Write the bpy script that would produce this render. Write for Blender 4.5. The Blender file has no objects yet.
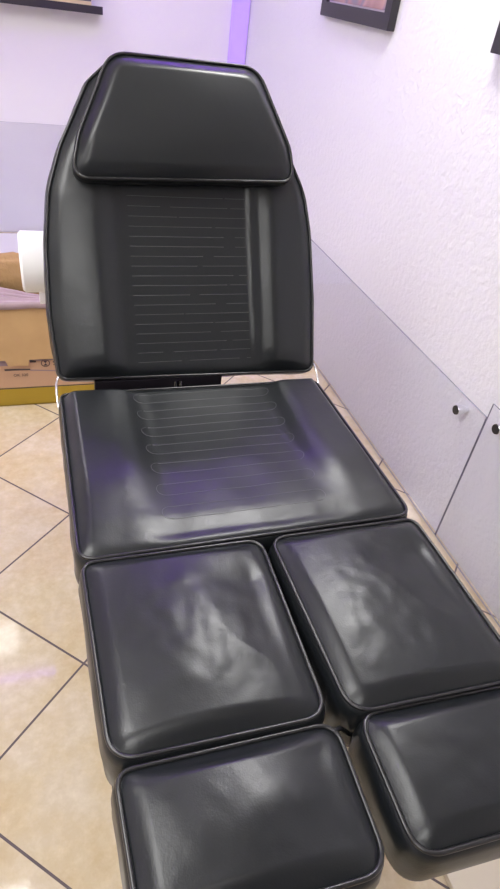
import bpy, bmesh, math, random
from mathutils import Vector, Matrix, noise
random.seed(7)
scene = bpy.context.scene
COL = scene.collection
PI = math.pi

# ------------------------------------------------------------------ helpers
def tag(o, label=None, cat=None, group=None, kind=None):
    if label: o['label'] = label
    if cat: o['category'] = cat
    if group: o['group'] = group
    if kind: o['kind'] = kind
    return o

def empty(name, loc):
    o = bpy.data.objects.new(name, None)
    o.empty_display_size = .1
    COL.objects.link(o)
    o.location = loc
    return o

def obj(name, bm, mats, parent=None, origin=None, smooth=True, sharp=None):
    """link bm (world coordinates) as one mesh object; its origin is moved to origin or to the parent's root."""
    if origin is None:
        r = parent
        while r is not None and r.parent is not None:
            r = r.parent
        origin = r.location.copy() if r is not None else Vector((0, 0, 0))
    origin = Vector(origin)
    bmesh.ops.translate(bm, vec=-origin, verts=bm.verts)
    bmesh.ops.recalc_face_normals(bm, faces=bm.faces)
    me = bpy.data.meshes.new(name)
    bm.to_mesh(me); bm.free()
    if not isinstance(mats, (list, tuple)): mats = [mats]
    for m in mats: me.materials.append(m)
    if smooth:
        for p in me.polygons: p.use_smooth = True
        if sharp is not None:
            me.set_sharp_from_angle(angle=math.radians(sharp))
    o = bpy.data.objects.new(name, me)
    COL.objects.link(o)
    if parent is None:
        o.location = origin
    else:
        o.parent = parent
    return o

def bx(bm, x0, x1, y0, y1, z0, z1, bev=0, mat=0, seg=2):
    t = bmesh.new()
    bmesh.ops.create_cube(t, size=1)
    for v in t.verts:
        v.co = Vector(((x0+x1)/2 + v.co.x*(x1-x0), (y0+y1)/2 + v.co.y*(y1-y0), (z0+z1)/2 + v.co.z*(z1-z0)))
    if bev:
        bmesh.ops.bevel(t, geom=t.edges[:], offset=bev, segments=seg, affect='EDGES', profile=.7)
    merge(bm, t, mat)

def merge(bm, t, mat=0, M=None):
    if M is not None: bmesh.ops.transform(t, matrix=M, verts=t.verts)
    for f in t.faces: f.material_index = mat
    me = bpy.data.meshes.new('tmp')
    t.to_mesh(me); t.free()
    n0 = len(bm.faces)
    bm.from_mesh(me)
    bpy.data.meshes.remove(me)

def cyl(bm, p0, p1, r0, r1=None, seg=24, mat=0, bev=0):
    p0, p1 = Vector(p0), Vector(p1)
    d = p1 - p0
    t = bmesh.new()
    bmesh.ops.create_cone(t, cap_ends=True, segments=seg, radius1=r0, radius2=r0 if r1 is None else r1, depth=d.length)
    if bev:
        es = [e for e in t.edges if len(e.link_faces) == 2 and any(len(f.verts) > 4 for f in e.link_faces)]
        bmesh.ops.bevel(t, geom=es, offset=bev, segments=2, affect='EDGES')
    M = Matrix.Translation((p0+p1)/2) @ d.to_track_quat('Z', 'Y').to_matrix().to_4x4()
    merge(bm, t, mat, M)

def tube(bm, pts, r, seg=8, closed=False, mat=0):
    pts = [Vector(p) for p in pts]
    n = len(pts)
    rings = []
    up = None
    for i, p in enumerate(pts):
        a = pts[(i-1) % n] if closed or i > 0 else p
        b = pts[(i+1) % n] if closed or i < n-1 else p
        t = (b - a).normalized()
        if up is None:
            up = Vector((0, 0, 1)) if abs(t.z) < .9 else Vector((1, 0, 0))
        s = t.cross(up)
        if s.length < 1e-6: s = t.orthogonal()
        s.normalize()
        up = s.cross(t).normalized()
        rings.append([bm.verts.new(p + r*(math.cos(2*PI*k/seg)*s + math.sin(2*PI*k/seg)*up)) for k in range(seg)])
    m = n if closed else n-1
    for i in range(m):
        A, B = rings[i], rings[(i+1) % n]
        for k in range(seg):
            f = bm.faces.new((A[k], A[(k+1) % seg], B[(k+1) % seg], B[k])); f.material_index = mat
    if not closed:
        for R_ in (rings[0], rings[-1]):
            f = bm.faces.new(R_); f.material_index = mat

def smooth01(a, b, x):
    t = min(1, max(0, (x-a)/(b-a)))
    return t*t*(3-2*t)

def round_poly(pts, radii, step=.006):
    """closed CCW polygon with rounded corners, resampled evenly."""
    out = []
    n = len(pts)
    P = [Vector((p[0], p[1])) for p in pts]
    for i in range(n):
        a, b, c = P[i-1], P[i], P[(i+1) % n]
        r = radii[i] if isinstance(radii, (list, tuple)) else radii
        u, v = (a-b), (c-b)
        ang = u.angle(v)
        d = min(r/math.tan(ang/2), .48*u.length, .48*v.length)
        u.normalize(); v.normalize()
        p0, p2 = b+u*d, b+v*d
        for k in range(9):
            t = k/8
            out.append(p0*(1-t)**2*1 + b*2*t*(1-t) + p2*t*t)
    # resample
    L = [0]
    m = len(out)
    for i in range(m): L.append(L[-1] + (out[(i+1) % m]-out[i]).length)
    N = max(60, int(L[-1]/step))
    res = []; j = 0
    for k in range(N):
        s = L[-1]*k/N
        while L[j+1] < s: j += 1
        t = (s-L[j])/max(1e-9, L[j+1]-L[j])
        res.append(out[j].lerp(out[(j+1) % m], t))
    return res

def seg_dist(p, a, b):
    ab = b-a
    t = max(0, min(1, (p-a).dot(ab)/ab.length_squared))
    return (p-(a+ab*t)).length

class Cushion:
    """padded upholstered shape over an outline in the plane (O; ea, eb), normal n."""
    def __init__(s, outline, O, ea, eb, n, T, puff, width, extra=None, side=.012, sag=None, edge=None):
        s.o, s.O, s.ea, s.eb, s.n = outline, Vector(O), Vector(ea), Vector(eb), Vector(n)
        s.tr = .0008
        s.T, s.puff, s.w, s.extra, s.side, s.edge = T, puff, width, extra, side, edge
        c = Vector((0, 0))
        for p in outline: c += p
        s.c = c/len(outline)
        m = len(outline)
        s.nor = []
        for i in range(m):
            t = (outline[(i+1) % m]-outline[i-1]).normalized()
            s.nor.append(Vector((t.y, -t.x)))
        s.coarse = outline[::3]
    def d(s, p):
        q = s.coarse; m = len(q)
        return min(seg_dist(p, q[i], q[(i+1) % m]) for i in range(m))
    def h(s, p, d=None):
        if d is None: d = s.d(p)
        q = min(d/s.w, 1)
        z = s.puff*(1-(1-q)**2.4)
        if s.extra: z += s.extra(p.x, p.y, d)*smooth01(0, .03, d)
        if s.edge: z += s.edge(p.x, p.y)
        return z
    def at(s, p, off=0, z=None):
        return s.O + s.ea*p.x + s.eb*p.y + s.n*((s.h(p) if z is None else z)+off)
    def build(s, name, mats, parent, rings=44, lines=None):
        bm = bmesh.new()
        m = len(s.o)
        prev = None
        top = []
        for k in range(rings):
            t = (1-(1-(k+1)/rings)**1.55) if k < rings-1 else 1
            ring = []
            for p in s.o:
                q = s.c.lerp(p, t)
                ring.append(bm.verts.new(s.at(q, z=s.h(q, 0 if t == 1 else None))))
            top.append(ring)
        c = bm.verts.new(s.at(s.c))
        for i in range(m): bm.faces.new((c, top[0][i], top[0][(i+1) % m]))
        levels = [(.03, .004), (.09, s.side*.75), (.2, s.side*1.0), (.4, s.side*1.15), (.65, s.side), (.85, s.side*.95), (.96, s.side*.7), (1, s.side*.1)]
        allr = top[:]
        for f_, off in levels:
            ring = []
            for i, p in enumerate(s.o):
                q = p + s.nor[i]*(off + (.003*noise.noise((p.x*14, p.y*14, f_*5)) if .1 < f_ < .9 else 0))
                e = s.edge(p.x, p.y) if s.edge else 0
                ring.append(bm.verts.new(s.O + s.ea*q.x + s.eb*q.y + s.n*(-s.T*f_ + e*(1-f_))))
            allr.append(ring)
        for A, B in zip(allr, allr[1:]):
            for i in range(m): bm.faces.new((A[i], B[i], B[(i+1) % m], A[(i+1) % m]))
        bm.faces.new(allr[-1])
        for f in bm.faces: f.material_index = 0
        if lines:
            for ln in lines:
                tube(bm, [s.at(Vector(p), -.0003) for p in ln], s.tr, 5, mat=1)
        o = obj(name, bm, mats, parent)
        pb = bmesh.new()
        pts = [s.at(p + s.nor[i]*.0025, z=(s.edge(p.x, p.y) if s.edge else 0)+.001) for i, p in enumerate(s.o)]
        tube(pb, pts, .0036, 8, closed=True)
        obj('piping', pb, M['piping'], o)
        return o

# ------------------------------------------------------------------ materials
M = {}
def mat(name, base=(.5, .5, .5), rough=.5, metal=0, spec=.5, **kw):
    m = bpy.data.materials.new(name); m.use_nodes = True
    b = m.node_tree.nodes['Principled BSDF']
    b.inputs['Base Color'].default_value = (*base, 1)
    b.inputs['Roughness'].default_value = rough
    b.inputs['Metallic'].default_value = metal
    b.inputs['Specular IOR Level'].default_value = spec
    for k, v in kw.items(): b.inputs[k].default_value = v
    M[name] = m
    return m

def nd(m, t, **kw):
    n = m.node_tree.nodes.new(t)
    for k, v in kw.items(): setattr(n, k, v)
    return n
def ln(m, a, b): m.node_tree.links.new(a, b)
def bsdf(m): return m.node_tree.nodes['Principled BSDF']

def coords(m, scale=(1, 1, 1), rot=(0, 0, 0), kind='Object'):
    tc = nd(m, 'ShaderNodeTexCoord'); mp = nd(m, 'ShaderNodeMapping')
    mp.inputs['Scale'].default_value = scale; mp.inputs['Rotation'].default_value = rot
    ln(m, tc.outputs[kind], mp.inputs['Vector'])
    return mp.outputs['Vector']

def tex_noise(m, vec, scale, detail=3, rough=.5):
    n = nd(m, 'ShaderNodeTexNoise'); n.inputs['Scale'].default_value = scale
    n.inputs['Detail'].default_value = detail; n.inputs['Roughness'].default_value = rough
    ln(m, vec, n.inputs['Vector']); return n.outputs['Fac']

def bump(m, fac, strength, dist, prev=None):
    b = nd(m, 'ShaderNodeBump'); b.inputs['Strength'].default_value = strength; b.inputs['Distance'].default_value = dist
    ln(m, fac, b.inputs['Height'])
    if prev is not None: ln(m, prev, b.inputs['Normal'])
    return b.outputs['Normal']

def ramp(m, fac, stops):
    r = nd(m, 'ShaderNodeValToRGB')
    e = r.color_ramp.elements
    while len(e) < len(stops): e.new(.5)
    for el, (p, c) in zip(e, stops): el.position = p; el.color = (*c, 1)
    ln(m, fac, r.inputs['Fac']); return r.outputs['Color']

# black leatherette
m = mat('leather', (.0095, .0112, .0128), .36, spec=.43)
v = coords(m)
n1 = tex_noise(m, v, 22, 4)
rr = nd(m, 'ShaderNodeMapRange'); rr.inputs['To Min'].default_value = .27; rr.inputs['To Max'].default_value = .39
ln(m, n1, rr.inputs['Value']); ln(m, rr.outputs['Result'], bsdf(m).inputs['Roughness'])
vo = nd(m, 'ShaderNodeTexVoronoi'); vo.inputs['Scale'].default_value = 420; ln(m, v, vo.inputs['Vector'])
b1 = bump(m, vo.outputs['Distance'], .05, .002)
b2 = bump(m, tex_noise(m, v, 60, 4), .16, .002, b1)
ln(m, b2, bsdf(m).inputs['Normal'])
mat('piping', (.012, .012, .013), .28, spec=.6)
mat('thread', (.075, .076, .08), .6)
mat('chrome', (.86, .86, .88), .07, 1)
mat('dark_steel', (.022, .018, .024), .35, .4)
mat('black_plastic', (.012, .012, .013), .4)
mat('white_metal', (.78, .76, .74), .35)

# painted rough plaster
def plaster(name, col, st):
    m = mat(name, col, .62, spec=.35)
    v = coords(m)
    b = bump(m, tex_noise(m, v, 55, 6, .62), st, .012)
    vo = nd(m, 'ShaderNodeTexVoronoi'); vo.inputs['Scale'].default_value = 38; ln(m, v, vo.inputs['Vector'])
    b = bump(m, vo.outputs['Distance'], st*.5, .006, b)
    ln(m, b, bsdf(m).inputs['Normal'])
    return m
plaster('wall_rough', (.80, .795, .825), .45)
plaster('wall_smooth', (.82, .80, .815), .08)
mat('ceiling_white', (.84, .83, .83), .7)

# floor tiles: 0.405 m squares laid on the diagonal
TILE = .405
m = mat('floor_tile', (.6, .5, .36), .05, spec=.5)
tc = nd(m, 'ShaderNodeTexCoord')
mp = nd(m, 'ShaderNodeMapping'); mp.inputs['Rotation'].default_value = (0, 0, PI/4)
mp.inputs['Location'].default_value = (.267, .138, 0)
ln(m, tc.outputs['Object'], mp.inputs['Vector'])
br = nd(m, 'ShaderNodeTexBrick'); br.offset = 0; br.squash = 1
br.inputs['Scale'].default_value = 1; br.inputs['Brick Width'].default_value = TILE; br.inputs['Row Height'].default_value = TILE
br.inputs['Mortar Size'].default_value = .003; br.inputs['Mortar Smooth'].default_value = .1; br.inputs['Bias'].default_value = 0
br.inputs['Color1'].default_value = (.42, .42, .42, 1); br.inputs['Color2'].default_value = (.58, .58, .58, 1); br.inputs['Mortar'].default_value = (0, 0, 0, 1)
ln(m, mp.outputs['Vector'], br.inputs['Vector'])
v = tc.outputs['Object']
sh = nd(m, 'ShaderNodeVectorMath', operation='MULTIPLY_ADD')
sh.inputs[1].default_value = (3, 3, 3); ln(m, br.outputs['Color'], sh.inputs[0]); ln(m, v, sh.inputs[2])
c1 = ramp(m, tex_noise(m, sh.outputs[0], 7, 7, .62), [(.28, (.56, .43, .26)), (.46, (.62, .515, .35)), (.60, (.65, .56, .42)), (.76, (.71, .63, .51))])
c2 = ramp(m, tex_noise(m, sh.outputs[0], 38, 5, .6), [(.40, (.90, .88, .85)), (.66, (1, 1, 1)), (.72, (1.05, 1.05, 1.05))])
mul = nd(m, 'ShaderNodeMix', data_type='RGBA', blend_type='MULTIPLY'); mul.inputs['Factor'].default_value = 1
ln(m, c1, mul.inputs[6]); ln(m, c2, mul.inputs[7])
mix = nd(m, 'ShaderNodeMix', data_type='RGBA')
ln(m, br.outputs['Fac'], mix.inputs['Factor']); ln(m, mul.outputs[2], mix.inputs[6]); mix.inputs[7].default_value = (.10, .075, .08, 1)
ln(m, mix.outputs[2], bsdf(m).inputs['Base Color'])
mr = nd(m, 'ShaderNodeMapRange'); mr.inputs['To Min'].default_value = .045; mr.inputs['To Max'].default_value = .7
ln(m, br.outputs['Fac'], mr.inputs['Value']); ln(m, mr.outputs['Result'], bsdf(m).inputs['Roughness'])
inv = nd(m, 'ShaderNodeMath', operation='SUBTRACT'); inv.inputs[0].default_value = 1; ln(m, br.outputs['Fac'], inv.inputs[1])
b = bump(m, inv.outputs[0], .5, .002)
b = bump(m, tex_noise(m, v, 60, 4), .03, .003, b)
ln(m, b, bsdf(m).inputs['Normal'])

# clear acrylic sheet (thin): see-through with a fresnel sheen
def acrylic(name, tint, edge=False):
    m = bpy.data.materials.new(name); m.use_nodes = True
    nt = m.node_tree; nt.nodes.remove(nt.nodes['Principled BSDF'])
    out = nt.nodes['Material Output']
    tr = nd(m, 'ShaderNodeBsdfTransparent'); tr.inputs['Color'].default_value = (*tint, 1)
    gl = nd(m, 'ShaderNodeBsdfGlossy'); gl.inputs['Roughness'].default_value = .05; gl.inputs['Color'].default_value = (.9, .9, .95, 1)
    fr = nd(m, 'ShaderNodeFresnel'); fr.inputs['IOR'].default_value = 1.45
    ms = nd(m, 'ShaderNodeMixShader')
    ge = nd(m, 'ShaderNodeNewGeometry'); iv = nd(m, 'ShaderNodeMath', operation='SUBTRACT'); iv.inputs[0].default_value = 1
    ln(m, ge.outputs['Backfacing'], iv.inputs[1])
    mu = nd(m, 'ShaderNodeMath', operation='MULTIPLY'); ln(m, fr.outputs[0], mu.inputs[0]); ln(m, iv.outputs[0], mu.inputs[1])
    ln(m, mu.outputs[0], ms.inputs[0]); ln(m, tr.outputs[0], ms.inputs[1]); ln(m, gl.outputs[0], ms.inputs[2])
    ln(m, ms.outputs[0], out.inputs['Surface'])
    M[name] = m
acrylic('acrylic', (.955, .958, .975))
mat('acrylic_edge', (.22, .22, .28), .2)

# cardboard etc.
m = mat('cardboard', (.52, .33, .16), .75, spec=.2)
v = coords(m, (1, 1, 1))
ln(m, ramp(m, tex_noise(m, v, 6, 5), [(.3, (.47, .30, .145)), (.7, (.55, .36, .18))]), bsdf(m).inputs['Base Color'])
mat('cardboard_print', (.50, .31, .20), .7, spec=.2)
mat('print_ink', (.07, .05, .055), .7)
mat('print_violet', (.27, .19, .22), .7)
mat('yellow_card', (.38, .25, .02), .55)
mat('card_dark', (.10, .07, .05), .8)
m = mat('kraft_paper', (.36, .22, .10), .7, spec=.25)
v = coords(m)
ln(m, bump(m, tex_noise(m, v, 18, 5, .6), .6, .02), bsdf(m).inputs['Normal'])
mat('bag_film', (.36, .26, .29), .3, spec=.5)
mat('paper_white', (.88, .87, .87), .8, spec=.2)
mat('frame_black', (.02, .018, .022), .35)
mat('shelf_black', (.022, .016, .028), .5)
m = mat('art_print', (.4, .25, .22), .4)
v = coords(m, (1, 3.2, 3.2), (0, 0, .4))
ln(m, ramp(m, tex_noise(m, v, 2.1, 1.5), [(.30, (.08, .06, .09)), (.42, (.45, .22, .19)), (.5, (.22, .20, .27)), (.58, (.50, .30, .27)), (.7, (.30, .17, .16))]), bsdf(m).inputs['Base Color'])
mat('mount_white', (.62, .55, .58), .6)
mat('slab', (.62, .55, .43), .5)
mat('slab_edge', (.70, .64, .45), .4)
mat('photo_dark', (.10, .085, .11), .4)
mat('photo_gold', (.75, .60, .36), .5)
mat('alu', (.6, .6, .62), .3, 1)

def emit(name, col, st):
    m = bpy.data.materials.new(name); m.use_nodes = True
    b = bsdf(m)
    b.inputs['Base Color'].default_value = (.2, .18, .22, 1)
    b.inputs['Emission Color'].default_value = (*col, 1); b.inputs['Emission Strength'].default_value = st
    M[name] = m
emit('lamp_small', (1, .97, .93), 4)
emit('lamp_mid', (1, .99, .97), 30)
emit('lamp_large', (1, .99, .97), 7.5)
emit('led_purple', (.28, .02, 1.0), 6)
emit('led_purple_added', (.28, .06, 1.0), 30)
emit('led_corner', (.46, .25, 1.0), .5)

# ------------------------------------------------------------------ room
XW, YB, XL, YF, ZC = 1.257, 4.2, -2.6, -2.6, 2.6
def plane_obj(name, mat_, x0, x1, y0, y1, z0, z1):
    bm = bmesh.new(); bx(bm, x0, x1, y0, y1, z0, z1)
    return tag(obj(name, bm, mat_, smooth=False), kind='structure')
plane_obj('floor', M['floor_tile'], XL-.1, XW+.1, YF-.1, YB+.1, -.1, 0)
plane_obj('ceiling', M['ceiling_white'], XL-.1, XW+.1, YF-.1, YB+.1, ZC, ZC+.1)
plane_obj('wall_right', M['wall_rough'], XW, XW+.1, YF-.1, YB+.1, 0, ZC)
plane_obj('wall_left', M['wall_smooth'], XL-.1, XL, YF-.1, YB+.1, 0, ZC)
plane_obj('wall_back', M['wall_smooth'], XL, XW, YB, YB+.1, 0, ZC)
plaster('wall_grey', (.30, .29, .31), .08)
plane_obj('wall_front', M['wall_grey'], XL, XW, YF-.1, YF, 0, ZC)

mat('pale_sheet', (.66, .63, .66), .5)
plane_obj('floor_sheet_1', M['pale_sheet'], -2.4, 1.15, 3.35, YB-.03, 0, .004)  # invented pale sheet over the tiles, gives the far floor a smooth grey
# ceiling lamps
def ceiling_light(x, y, sx, sy, m_, label):
    r = empty('ceiling_light', (x, y, ZC)); tag(r, label, 'ceiling lamp', 'square ceiling lamps')
    bm = bmesh.new()
    for a in (-1, 1):
        bx(bm, x+a*(sx/2+.008)-.008, x+a*(sx/2+.008)+.008, y-sy/2-.016, y+sy/2+.016, ZC-.022, ZC-.001)
        bx(bm, x-sx/2, x+sx/2, y+a*(sy/2+.008)-.008, y+a*(sy/2+.008)+.008, ZC-.022, ZC-.001)
    obj('frame', bm, M['alu'], r, smooth=False)
    bm = bmesh.new(); bx(bm, x-sx/2, x+sx/2, y-sy/2, y+sy/2, ZC-.014, ZC-.002)
    obj('diffuser', bm, M[m_], r, smooth=False)
LAMPS = [(-.90, 3.62, .36, .36, 'lamp_mid', 'added white square ceiling lamp close to the back wall above the ledge'),  # added lamp: whitens the back wall and throws the ledge's shadow
         (-.62, 2.92, .34, .30, 'lamp_small', 'white square ceiling lamp nearest the back wall on the left'),
         (.82, 1.66, .40, .44, 'lamp_mid', 'white square ceiling lamp near the framed pictures'),
         (-1.0, .85, 1.2, .9, 'lamp_large', 'large white ceiling panel lamp over the open floor on the left'),
         (-.80, -.75, 1.1, .7, 'lamp_large', 'large white ceiling panel lamp behind the foot of the chair')]
for a in LAMPS: ceiling_light(*a)

# purple led batten on the ceiling, seen mirrored in the floor tiles
r = empty('led_batten', (-1.3, 2.57, ZC)); tag(r, 'purple glowing LED tube lamp on the ceiling mirrored in the floor tiles', 'led lamp')
bm = bmesh.new(); bx(bm, -2.5, -.18, 2.555, 2.585, ZC-.02, ZC-.001); obj('housing', bm, M['alu'], r, smooth=False)
bm = bmesh.new(); cyl(bm, (-2.48, 2.57, ZC-.032), (-.2, 2.57, ZC-.032), .014); obj('tube', bm, M['led_purple'], r)
r = empty('led_batten', (-1.0, 2.9, ZC)); tag(r, 'added unseen purple LED tube lamp on the ceiling along the left side, tinting the seat', 'led lamp')  # extra tube added for purple reflections on the left of seat and pads
bm = bmesh.new(); bx(bm, -1.015, -.985, 2.62, 4.05, ZC-.02, ZC-.001); obj('housing', bm, M['alu'], r, smooth=False)
bm = bmesh.new(); cyl(bm, (-1.0, 2.64, ZC-.032), (-1.0, 4.03, ZC-.032), .014); obj('tube', bm, M['led_purple'], r)
r = empty('led_batten', (.6, 2.80, ZC)); tag(r, 'added unseen purple LED tube lamp above the head of the chair, tinting the seat', 'led lamp')  # made-up tube, out of view, for the purple sheen on the seat
bm = bmesh.new(); bx(bm, .08, 1.12, 2.785, 2.815, ZC-.02, ZC-.001); obj('housing', bm, M['alu'], r, smooth=False)
bm = bmesh.new(); cyl(bm, (.1, 2.80, ZC-.036), (1.1, 2.80, ZC-.036), .018); obj('tube', bm, M['led_purple_added'], r)
# vertical corner profile
r = empty('led_corner_profile', (XW-.03, YB-.03, 0)); tag(r, 'purple glowing vertical LED profile standing in the far corner', 'led lamp')
bm = bmesh.new()
bx(bm, XW-.08, XW-.001, YB-.006, YB-.001, .02, ZC-.03); bx(bm, XW-.006, XW-.001, YB-.08, YB-.006, .02, ZC-.03)
obj('housing', bm, M['alu'], r, smooth=False)
bm = bmesh.new()
ang = [PI + PI/2*k/10 for k in range(11)]
lo = [bm.verts.new((XW-.008+.086*math.cos(a), YB-.008+.086*math.sin(a), .03)) for a in ang]
hi = [bm.verts.new((v.co.x, v.co.y, ZC-.04)) for v in lo]
c0 = bm.verts.new((XW-.008, YB-.008, .03)); c1_ = bm.verts.new((XW-.008, YB-.008, ZC-.04))
for i in range(10): bm.faces.new((lo[i], lo[i+1], hi[i+1], hi[i]))
bm.faces.new([c0]+lo); bm.faces.new([c1_]+hi)
bm.faces.new((c0, lo[0], hi[0], c1_)); bm.faces.new((c0, c1_, hi[-1], lo[-1]))
obj('diffuser', bm, M['led_corner'], r, sharp=40)

# ------------------------------------------------------------------ acrylic wall guards
def guard(name, x0, x1, y0, y1, z0, z1, axis, label, knobs):
    r = empty(name, ((x0+x1)/2, (y0+y1)/2, z0)); tag(r, label, 'wall guard', 'clear acrylic wall guards')
    bm = bmesh.new(); bx(bm, x0, x1, y0, y1, z0, z1)
    for f in bm.faces:
        big = abs(f.normal.x) if axis == 'x' else abs(f.normal.y)
        f.material_index = 0 if big > .5 else 1
    obj('sheet', bm, [M['acrylic'], M['acrylic_edge']], r, smooth=False)
    for (y, z) in knobs:
        kb = bmesh.new()
        if axis == 'x':
            cyl(kb, (x0-.001, y, z), (XW-.0, y, z), .012, seg=20)
            cyl(kb, (x0-.020, y, z), (x0-.001, y, z), .016, seg=24, bev=.0015)
            k = obj('standoff', kb, M['chrome'], r, sharp=40)
            fb = bmesh.new(); cyl(fb, (x0-.022, y, z), (x0-.0198, y, z),   .0145, .0152, seg=24)
            obj('cap', fb, M['black_plastic'], k, sharp=40)
        else:
            cyl(kb, (y, y0-.001, z), (y, YB, z), .0095, seg=20)
            cyl(kb, (y, y0-.014, z), (y, y0-.001, z), .0115, seg=24, bev=.0015)
            k = obj('standoff', kb, M['chrome'], r, sharp=40)
guard('wall_guard', XW-.022, XW-.017, 1.1915, 4.08, .012, .53, 'x', 'long clear acrylic wall guard along the right wall beside the chair', [(1.303, .481), (3.98, .481)])
guard('wall_guard', XW-.022, XW-.017, -.9, 1.188, .012, .583, 'x', 'clear acrylic wall guard on the right wall nearest the front of the photo', [(1.12, .54), (-.83, .54)])
guard('wall_guard', -2.3, 1.13, YB-.022, YB-.017, .012, .66, 'y', 'clear acrylic wall guard on the back wall behind the cardboard box', [(-2.2, .6), (1.06, .6)])

# ------------------------------------------------------------------ pictures and ledge
def picture(y0, y1, z0, z1, label):
    r = empty('framed_picture', (XW, (y0+y1)/2, z0)); tag(r, label, 'picture', 'black framed pictures on the right wall')
    w, t = .05, .031
    bm = bmesh.new()
    # four mitred bars as one frame
    o_ = [(y0, z0), (y1, z0), (y1, z1), (y0, z1)]
    i_ = [(y0+w, z0+w), (y1-w, z0+w), (y1-w, z1-w), (y0+w, z1-w)]
    x0, x1 = XW-t, XW-.001
    A = [bm.verts.new((x0, *p)) for p in o_]; B = [bm.verts.new((x0, *p)) for p in i_]
    Cc = [bm.verts.new((x1, *p)) for p in o_]; D = [bm.verts.new((x1, *p)) for p in i_]
    for k in range(4):
        j = (k+1) % 4
        bm.faces.new((A[k], A[j], B[j], B[k])); bm.faces.new((A[k], Cc[k], Cc[j], A[j]))
        bm.faces.new((B[k], B[j], D[j], D[k])); bm.faces.new((Cc[k], D[k], D[j], Cc[j]))
    bmesh.ops.bevel(bm, geom=[e for e in bm.edges], offset=.0015, segments=1, affect='EDGES')
    obj('frame', bm, M['frame_black'], r, smooth=False)
    bm = bmesh.new(); bx(bm, XW-.016, XW-.004, y0+w-.002, y1-w+.002, z0+w-.002, z1-w+.002); obj('mount', bm, M['mount_white'], r, smooth=False)
    bm = bmesh.new(); bx(bm, XW-.018, XW-.0165, y0+w+.004, y1-w-.004, z0+w+.006, z1-w-.006); obj('print', bm, M['art_print'], r, smooth=False)
picture(2.34, 2.985, 1.405, 1.90, 'black framed picture above the headrest on the right wall')
picture(1.06, 1.711, 1.412, 1.90, 'black framed picture cut by the right edge of the photo')

r = empty('picture_ledge', (-.5, YB, 1.27)); tag(r, 'black picture ledge shelf on the back wall at upper left', 'shelf')
bm = bmesh.new(); bx(bm, -1.4, .411, YB-.11, YB-.001, 1.240, 1.256, .001); obj('board', bm, M['shelf_black'], r, smooth=False)
bm = bmesh.new(); bx(bm, -1.4, .411, YB-.122, YB-.1105, 1.240, 1.276, .001); obj('front_lip', bm, M['shelf_black'], r, smooth=False)
r = empty('standing_picture', (.21, YB-.06, 1.257)); tag(r, 'dark picture with a pale gold bottom edge standing on the black ledge', 'picture')
bm = bmesh.new(); bx(bm, .08, .355, YB-.075, YB-.055, 1.291, 1.62, .001); obj('frame', bm, M['photo_dark'], r, smooth=False)
bm = bmesh.new(); bx(bm, .08, .355, YB-.085, YB-.05, 1.257, 1.290, .001); obj('foot_strip', bm, M['photo_gold'], r, smooth=False)

# ------------------------------------------------------------------ slab near the foot pads
bm = bmesh.new(); bx(bm, .712, 1.19, -.35, .42, .001, .018, .003)
tag(obj('floor_slab', bm, M['slab'], origin=(.95, .04, 0), smooth=False), 'pale beige slab on the floor under the front right foot pad', 'slab')

# ------------------------------------------------------------------ cardboard box
bxr = empty('cardboard_box', (-.27, 2.39, 0)); tag(bxr, 'open brown cardboard box lined with pink bag film on the floor at left', 'box')
X0, X1, Y0, Y1, ZT = -.66, .16, 2.19, 2.44, .462
bm = bmesh.new()
t = .005
bx(bm, X0, X1, Y0, Y0+t, .089, ZT); bx(bm, X0, X1, Y1-t, Y1, .089, ZT-.018)
bx(bm, X0, X0+t, Y0+t, Y1-t, .089, ZT-.018); bx(bm, X1-t, X1, Y0+t, Y1-t, .089, ZT-.018)
bx(bm, X0, X1, Y0+t, Y1-t, .1, .105)
obj('body', bm, M['cardboard_print'], bxr, smooth=False)
bm = bmesh.new()
bx(bm, X0, X1, Y0+.001, Y1-.001, .003, .012); bx(bm, X0-.001, X1+.001, Y0-.003, Y1+.001, .012, .083); bx(bm, X0, X1, Y0, Y1, .083, .088, mat=1)
obj('yellow_band', bm, [M['yellow_card'], M['card_dark']], bxr, smooth=False)
# folded over front flap with its locking tab
bm = bmesh.new()
prof = [(X0, .462), (X1, .462), (X1, .222), (-.098, .222), (-.104, .196), (-.178, .196), (-.186, .222), (X0, .222)]
f0 = [bm.verts.new((x, Y0-.012, z)) for x, z in prof]; f1 = [bm.verts.new((x, Y0-.006, z)) for x, z in prof]
bm.faces.new(f0); bm.faces.new(f1)
for k in range(len(prof)):
    j = (k+1) % len(prof); bm.faces.new((f0[k], f0[j], f1[j], f1[k]))
obj('front_flap', bm, M['cardboard'], bxr, smooth=False)
# print: violet strip, round mark with two arrowheads, short code line
bm = bmesh.new()
def quad(pts, mi=0):
    vs = [bm.verts.new((x, Y0-.0012, z)) for x, z in pts]
    f = bm.faces.new(vs); f.material_index = mi
quad([(-.60, .222), (-.19, .222), (-.18, .192), (-.60, .190)], 1)
quad([(-.095, .222), (.10, .222), (.10, .212), (-.100, .208)], 1)
quad([(-.195, .178), (-.10, .175), (-.10, .168), (-.195, .170)], 0)
quad([(-.10, .171), (.08, .155), (.08, .150), (-.10, .166)], 1)
quad([(-.098, .213), (-.075, .213), (-.075, .203), (-.098, .203)], 0)
cx, cz, ro = -.040, .197, .017
for k in range(28):
    a0, a1 = 2*PI*k/28, 2*PI*(k+1)/28
    quad([(cx+ro*math.cos(a0), cz+ro*math.sin(a0)), (cx+ro*math.cos(a1), cz+ro*math.sin(a1)),
          (cx+(ro-.003)*math.cos(a1), cz+(ro-.003)*math.sin(a1)), (cx+(ro-.003)*math.cos(a0), cz+(ro-.003)*math.sin(a0))])
quad([(cx-.008, cz+.011), (cx+.008, cz+.011), (cx+.001, cz+.001), (cx-.001, cz+.001)])
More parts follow.
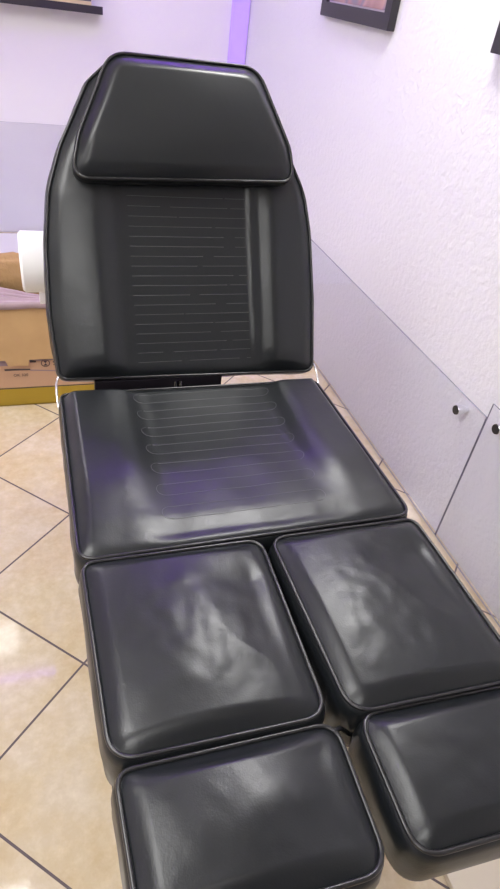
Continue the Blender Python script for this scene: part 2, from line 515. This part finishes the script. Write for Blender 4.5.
quad([(cx-.008, cz-.011), (cx+.008, cz-.011), (cx+.001, cz-.001), (cx-.001, cz-.001)])
quad([(-.012, .205), (.01, .205), (.01, .198), (-.012, .198)]); quad([(-.010, .192), (.01, .192), (.01, .186), (-.010, .186)])
obj('printing', bm, [M['print_ink'], M['print_violet']], bxr, smooth=False)
fc = bpy.data.curves.new('code_text', 'FONT'); fc.body = 'OK 320'; fc.size = .017; fc.extrude = .0003
tmp = bpy.data.objects.new('code_text', fc); COL.objects.link(tmp)
bpy.context.view_layer.update()
me = bpy.data.meshes.new_from_object(tmp.evaluated_get(bpy.context.evaluated_depsgraph_get()))
bpy.data.objects.remove(tmp)
bm = bmesh.new(); bm.from_mesh(me)
bmesh.ops.transform(bm, matrix=Matrix.Translation((-.165, Y0-.0016, .142)) @ Matrix.Rotation(PI/2, 4, 'X'), verts=bm.verts)
obj('printed_code', bm, M['print_ink'], bxr, smooth=False)

# crumpled bag film draped over the front rim
bm = bmesh.new()
NX, NY = 90, 26
g = []
for i in range(NX+1):
    x = X0+.004 + (X1-X0-.008)*i/NX
    row = []
    for j in range(NY+1):
        s = j/NY
        y = Y0-.021 + s*.105
        base = ZT + .004 + (-.028 + .052*smooth01(.0, -.30, x))*smooth01(0, .8, s)
        fold = .014*math.sin(52*(s*.36 + (x+.6)*.11) + 3*noise.noise((x*4, s*2, 1))) * smooth01(.0, .2, s)
        z = base + fold + .006*noise.noise((x*9, s*6, 4))
        if s < .04: z = ZT - .022 + .012*noise.noise((x*7, 0, 2))
        elif s < .09: z = ZT + .006
        if Y0-.02 < y < Y0+.012: z = max(z, ZT+.005)
        row.append(bm.verts.new((x, y, z)))
    g.append(row)
for i in range(NX):
    for j in range(NY): bm.faces.new((g[i][j], g[i+1][j], g[i+1][j+1], g[i][j+1]))
film = obj('bag_film', bm, M['bag_film'], None, origin=(-.27, 2.3, ZT))
tag(film, 'crumpled pinkish plastic film draped over the rim of the cardboard box', 'plastic bag')
sm = film.modifiers.new('thick', 'SOLIDIFY'); sm.thickness = .0012
# crumpled kraft paper lump in the box
bm = bmesh.new()
bmesh.ops.create_icosphere(bm, subdivisions=5, radius=1)
for v in bm.verts:
    p = v.co.copy()
    n_ = 1 + .16*noise.noise(p*2.1) + .07*abs(noise.noise(p*5.3)) + .03*noise.noise(p*11)
    v.co = Vector((-.26+.31*p.x*n_, 2.357+.056*p.y*n_, .455+(.125 if p.z > 0 else .29)*p.z*n_))
tag(obj('kraft_paper', bm, M['kraft_paper'], None, origin=(-.3, 2.45, .35)), 'crumpled brown packing paper heaped inside the cardboard box', 'paper')

# ------------------------------------------------------------------ the chair
CX = .337
ch = empty('pedicure_chair', (CX, .75, 0))
tag(ch, 'black upholstered reclining pedicure chair with four leg and foot pads', 'chair')
ZS = .674
EX, EY, EZ = (1, 0, 0), (0, 1, 0), (0, 0, 1)
LM = [M['leather'], M['thread']]

# seat
def seat_extra(x, y, d):
    q = abs(x-CX-.0)
    b = .019*smooth01(.14, .235, q)*(.35+.65*smooth01(.76, .92, y))
    b += .004*math.exp(-((q-.19)/.03)**2)*smooth01(.8, 1.0, y)
    front = -.006*smooth01(.80, .735, y)
    lumps = .0035*noise.noise((x*5, y*5, 3.1)) + .0015*noise.noise((x*14, y*11, 7))
    return b + front + lumps
so = round_poly([(.010, .724), (.664, .724), (.652, 1.230), (.006, 1.237)], [.03, .03, .02, .02])
seat = Cushion(so, (0, 0, ZS), EX, EY, EZ, .092, .010, .03, seat_extra, side=.010)
lines = []
n = 14
ys = [.785 + (1.20-.785)*k/(n-1) for k in range(n)]
def lineh(x0, x1, y, k=40): return [(x0+(x1-x0)*i/k, y) for i in range(k+1)]
for k in range(0, n, 2):
    y0, y1 = ys[k], ys[k+1]; rad = (y1-y0)/2; ym = (y0+y1)/2
    xl, xr = CX-.155, CX+.150
    ptsl = [(xl - rad*math.cos(a), ym + rad*math.sin(a)) for a in [PI/2 - PI*i/8 for i in range(9)]]
    ptsr = [(xr + rad*math.cos(a), ym - rad*math.sin(a)) for a in [PI/2 - PI*i/8 for i in range(9)]]
    loop = list(reversed(lineh(xl, xr, y1))) + ptsl + lineh(xl, xr, y0) + ptsr
    lines.append(loop)
seat_o = seat.build('seat', LM, ch, lines=lines)

# leg pads and foot pads
def soft(seed, amp=.006, cr=None):
    def f(x, y, d):
        if cr: return soft(seed, amp)(x, y, d) + .013*(1-((x-cr[0])/cr[2])**2) + .005*(1-((y-cr[1])/cr[3])**2)
        w = smooth01(.02, .09, d)
        return w*(amp*noise.noise((x*6+seed, y*5, seed)) + amp*.25*noise.noise((x*13+y*5+seed, y*9, seed+5)) + .0012*noise.noise((x*40, y*30, seed)))
    return f
def ridge(seed, pts, amp, wid, cr=None):
    base = soft(seed, .0045, cr)
    def f(x, y, d):
        # a slack fold: the cover falls away to the right of a wavering line
        k = 0
        while k < len(pts)-2 and y < pts[k+1][1]: k += 1
        (xa, ya), (xb, yb) = pts[k], pts[k+1]
        t = (ya-y)/(ya-yb)
        t = max(-.5, min(1.3, t))
        xf = xa+(xb-xa)*t + .006*math.sin(y*55+seed)
        q = x-xf
        w = smooth01(pts[0][1]+.05, pts[0][1]-.02, y)*smooth01(.0, .05, d)
        return base(x, y, d) - w*amp*(math.sqrt(max(q, 0)**2+.0001)-.01 if q > 0 else 0)/.08*smooth01(0, .02, q)
    return f
def pad(name, pts, rad, T, seed, z=ZS, puff=.008, w=.022, extra=None):
    c = Cushion(round_poly(pts, rad), (0, 0, z), EX, EY, EZ, T, puff, w, extra or soft(seed), side=.011)
    return c.build(name, LM, ch)
pad('leg_pad', [(.024, .374), (.328, .367), (.332, .708), (.014, .712)], [.04, .035, .028, .022], .105, 2.3, extra=ridge(2.3, [(.17, .63), (.19, .55), (.255, .46), (.27, .39)], .007, .016, (.175, .54, .155, .17)))
pad('leg_pad', [(.368, .361), (.670, .352), (.662, .706), (.358, .708)], [.04, .03, .022, .028], .11, 8.8, extra=ridge(8.8, [(.49, .63), (.53, .53), (.59, .47), (.62, .39)], .009, .016, (.515, .53, .15, .17)))
pad('foot_pad', [(.036, .178), (.330, .170), (.335, .353), (.029, .358)], [.035, .035, .03, .02], .09, 4.4, z=ZS-.006, extra=ridge(4.4, [(.19, .33), (.215, .26), (.225, .19)], .006, .016, (.182, .26, .15, .09)))
pad('foot_pad', [(.376, .172), (.668, .162), (.670, .343), (.379, .354)], [.035, .03, .02, .03], .09, 6.1, z=ZS-.006, extra=soft(6.1, .006, (.524, .26, .15, .09)))

# backrest, reclined 60 degrees
A60 = math.radians(60)
UB = (0, math.cos(A60), math.sin(A60)); NB = (0, -math.sin(A60), math.cos(A60))
OB = (0, 1.262, ZS)
def back_extra(x, v, d):
    q = abs(x-CX+.004)
    fade = smooth01(.0, .08, v)*(1-.4*smooth01(.42, .5, v))
    b = (.016*smooth01(.165, .22, q) - .003*(1-smooth01(.12, .19, q)))*fade
    b -= .022*max(0, (q-.215)/.12)**1.6*fade
    crease = .006*math.exp(-((x-CX-.160)/.008)**2)*smooth01(.02, .12, v)
    return b + crease + .0025*noise.noise((x*6, v*5, 1.7))
bo = round_poly([(.008, .026), (.655, .014), (.661, .20), (.657, .37), (.643, .468), (.608, .545), (.532, .690), (.480, .744), (.188, .744), (.124, .686), (.053, .545), (.020, .450), (.004, .33), (-.002, .17)],
                [.02, .02, .4, .4, .2, .2, .06, .06, .05, .05, .2, .2, .4, .4])
back = Cushion(bo, OB, EX, UB, NB, .075, .010, .03, back_extra, side=.009)
lines = []
random.seed(3)
for k in range(18):
    v = .055 + (.445-.055)*k/17
    x0 = CX-.145
    while x0 < CX+.145:
        x1 = min(CX+.145, x0 + random.uniform(.06, .26))
        for dv in (0,): lines.append([(x0+(x1-x0)*i/24, v+dv) for i in range(25)])
        x0 = x1 + random.uniform(.004, .03)
back.tr = .00062
back_o = back.build('backrest', LM, ch, lines=lines)
# head pad
def head_extra(x, v, d):
    return .002*noise.noise((x*7, v*7, 5)) + .008*(1-((x-.333)/.25)**2) + .009*(1-((v-.585)/.14)**2) - .008*smooth01(.56, .475, v)
ho = round_poly([(.072, .470), (.596, .482), (.588, .556), (.556, .630), (.512, .729), (.172, .731), (.139, .655), (.094, .560)],
                [.03, .03, .08, .3, .06, .06, .2, .2])
hp = Cushion(ho, Vector(OB)+Vector(NB)*.05, EX, UB, NB, .040, .012, .035, head_extra, side=.006)
hp.build('headrest', LM, ch)

# mechanics under the upholstery
def BB(v): return Vector(OB) + Vector(UB)*v
bm = bmesh.new()
for x in (CX-.2, CX+.2):
    bx(bm, x-.02, x+.02, .74, 1.24, ZS-.132, ZS-.094, .003)
for y in (.78, 1.19): bx(bm, CX-.28, CX+.28, y-.02, y+.02, ZS-.125, ZS-.0935, .003)
obj('seat_frame', bm, M['dark_steel'], ch, smooth=False)
bm = bmesh.new()
for x in (CX-.18, CX+.18):
    pts = [Vector((x, 1.262, ZS)) + Vector(UB)*v - Vector(NB)*.092 for v in (.05, .62)]
    cyl(bm, pts[0], pts[1], .016)
pts = [Vector((x, 1.262, ZS)) + Vector(UB)*.62 - Vector(NB)*.092 for x in (CX-.18, CX+.18)]
cyl(bm, pts[0], pts[1], .016)
obj('back_frame', bm, M['dark_steel'], ch, sharp=40)
bm = bmesh.new(); bx(bm, .085, .405, 1.268, 1.300, ZS-.125, ZS+.012, .003)
hp_ = obj('hinge_plate', bm, M['dark_steel'], ch, smooth=False)
bm = bmesh.new()
for x in (.283, .295): cyl(bm, (x, 1.262, ZS-.06), (x, 1.262, ZS+.006), .0035, seg=12)
obj('hinge_pin', bm, M['chrome'], hp_, sharp=40)
for x, s in ((-.003, -1), (.664, 1)):
    bm = bmesh.new()
    tube(bm, [(x+s*-.003, 1.205, ZS-.03), (x+s*.001, 1.222, ZS-.018), (x+s*.002, 1.242, ZS-.002), (x+s*.001, 1.262, ZS+.016), (x-s*.005, 1.272, ZS+.03)], .0027, 10)
    obj('hinge_arm', bm, M['chrome'], ch, sharp=50, ).__setitem__('label', 'chrome hinge arm at the side of the seat')
for cx0 in (.175, .517):
    bm = bmesh.new()
    for x in (cx0-.09, cx0+.09): bx(bm, x-.014, x+.014, .19, .74, ZS-.135, ZS-.108, .002)
    for y in (.25, .45, .65): bx(bm, cx0-.12, cx0+.12, y-.015, y+.015, ZS-.134, ZS-.1065, .002)
    obj('leg_frame', bm, M['dark_steel'], ch, smooth=False)
for (x, y, z) in ((.026, .352, ZS-.055), (.030, .222, ZS-.06)):
    bm = bmesh.new(); bx(bm, x-.005, x+.006, y-.008, y+.008, z-.018, z+.014, .002)
    obj('side_clip', bm, M['black_plastic'], ch, smooth=False)
bm = bmesh.new(); tube(bm, [(.322, .352, ZS-.03), (.338, .351, ZS-.022), (.352, .356, ZS-.03), (.372, .352, ZS-.05)], .004, 8)
obj('strap', bm, M['black_plastic'], ch)
bm = bmesh.new()
bx(bm, CX-.13, CX+.13, .80, 1.16, ZS-.16, ZS-.1325, .004)
bx(bm, CX-.085, CX+.085, .88, 1.08, .10, ZS-.16, .012)
obj('column', bm, M['dark_steel'], ch, smooth=False)
bm = bmesh.new()
bx(bm, CX-.22, CX+.22, .62, 1.30, .022, .10, .018, seg=3)
base = obj('base', bm, M['white_metal'], ch, smooth=False)
for x in (CX-.18, CX+.18):
    for y in (.67, 1.25):
        fb = bmesh.new(); cyl(fb, (x, y, 0.0005), (x, y, .0225), .022, .018, seg=20); obj('foot', fb, M['black_plastic'], base, sharp=40)
# roll holder behind the back
bm = bmesh.new()
rc = Vector((0, 1.262, ZS)) + Vector(UB)*.323 - Vector(NB)*.204
for x in (.035, .625):
    cyl(bm, (x, *( (Vector((0, 1.262, ZS)) + Vector(UB)*.323 - Vector(NB)*.072).yz)), (x, rc.y, rc.z), .005, seg=12)
cyl(bm, (.035, rc.y, rc.z), (.625, rc.y, rc.z), .0075, seg=14)
obj('roll_holder', bm, M['chrome'], ch, sharp=40)

# paper roll
rl = empty('paper_roll', (.3, rc.y, rc.z)); tag(rl, 'white paper couch roll hanging behind the left side of the backrest', 'paper roll')
RX0, RX1, RR = -.064, .55, .077
bm = bmesh.new()
N = 64
profile = [(RX0+.004, .020), (RX0, .024), (RX0, RR-.006), (RX0+.006, RR), (RX1-.006, RR), (RX1, RR-.006), (RX1, .024), (RX1-.004, .020)]
rings = []
for (x, rd) in profile:
    rings.append([bm.verts.new((x, rc.y + rd*math.cos(2*PI*k/N), rc.z + rd*math.sin(2*PI*k/N))) for k in range(N)])
for a in range(len(rings)):
    A, B = rings[a], rings[(a+1) % len(rings)]
    for k in range(N): bm.faces.new((A[k], A[(k+1) % N], B[(k+1) % N], B[k]))
obj('roll', bm, M['paper_white'], rl, sharp=35)
bm = bmesh.new()
prev = None
for k in range(12):
    z = rc.z + .0 - .014*k - .0
    y = rc.y + RR + .0015 + .004*math.sin(k*.5)
    a = bm.verts.new((-.028, y, z)); b_ = bm.verts.new((RX1-.03, y, z))
    if prev: bm.faces.new((prev[0], prev[1], b_, a))
    prev = (a, b_)
tail = obj('paper_tail', bm, M['paper_white'], rl)
tail.modifiers.new('thick', 'SOLIDIFY').thickness = .0006

# ------------------------------------------------------------------ camera
R = [(0.95124832, -0.28518222, 0.11746378), (-0.08794712, -0.6158423, -0.78294544), (0.29562129, 0.73444493, -0.61089991)]
cam = bpy.data.cameras.new('camera'); co = bpy.data.objects.new('camera', cam); COL.objects.link(co)
r_, d_, w_ = (Vector(v) for v in R)
Mx = Matrix.Identity(4)
for i in range(3):
    Mx[i][0], Mx[i][1], Mx[i][2] = r_[i], -d_[i], -w_[i]
Mx[2][3] = 1.5
co.matrix_world = Mx
cam.sensor_fit = 'VERTICAL'; cam.sensor_height = 36; cam.lens = 600/889*36
cam.clip_start = .02
scene.camera = co

w = bpy.data.worlds.new('world'); scene.world = w; w.use_nodes = True
w.node_tree.nodes['Background'].inputs[0].default_value = (.02, .02, .025, 1)
vs = scene.view_settings
vs.view_transform = 'Standard'; vs.look = 'None'; vs.gamma = 1; vs.exposure = .8; vs.use_curve_mapping = False
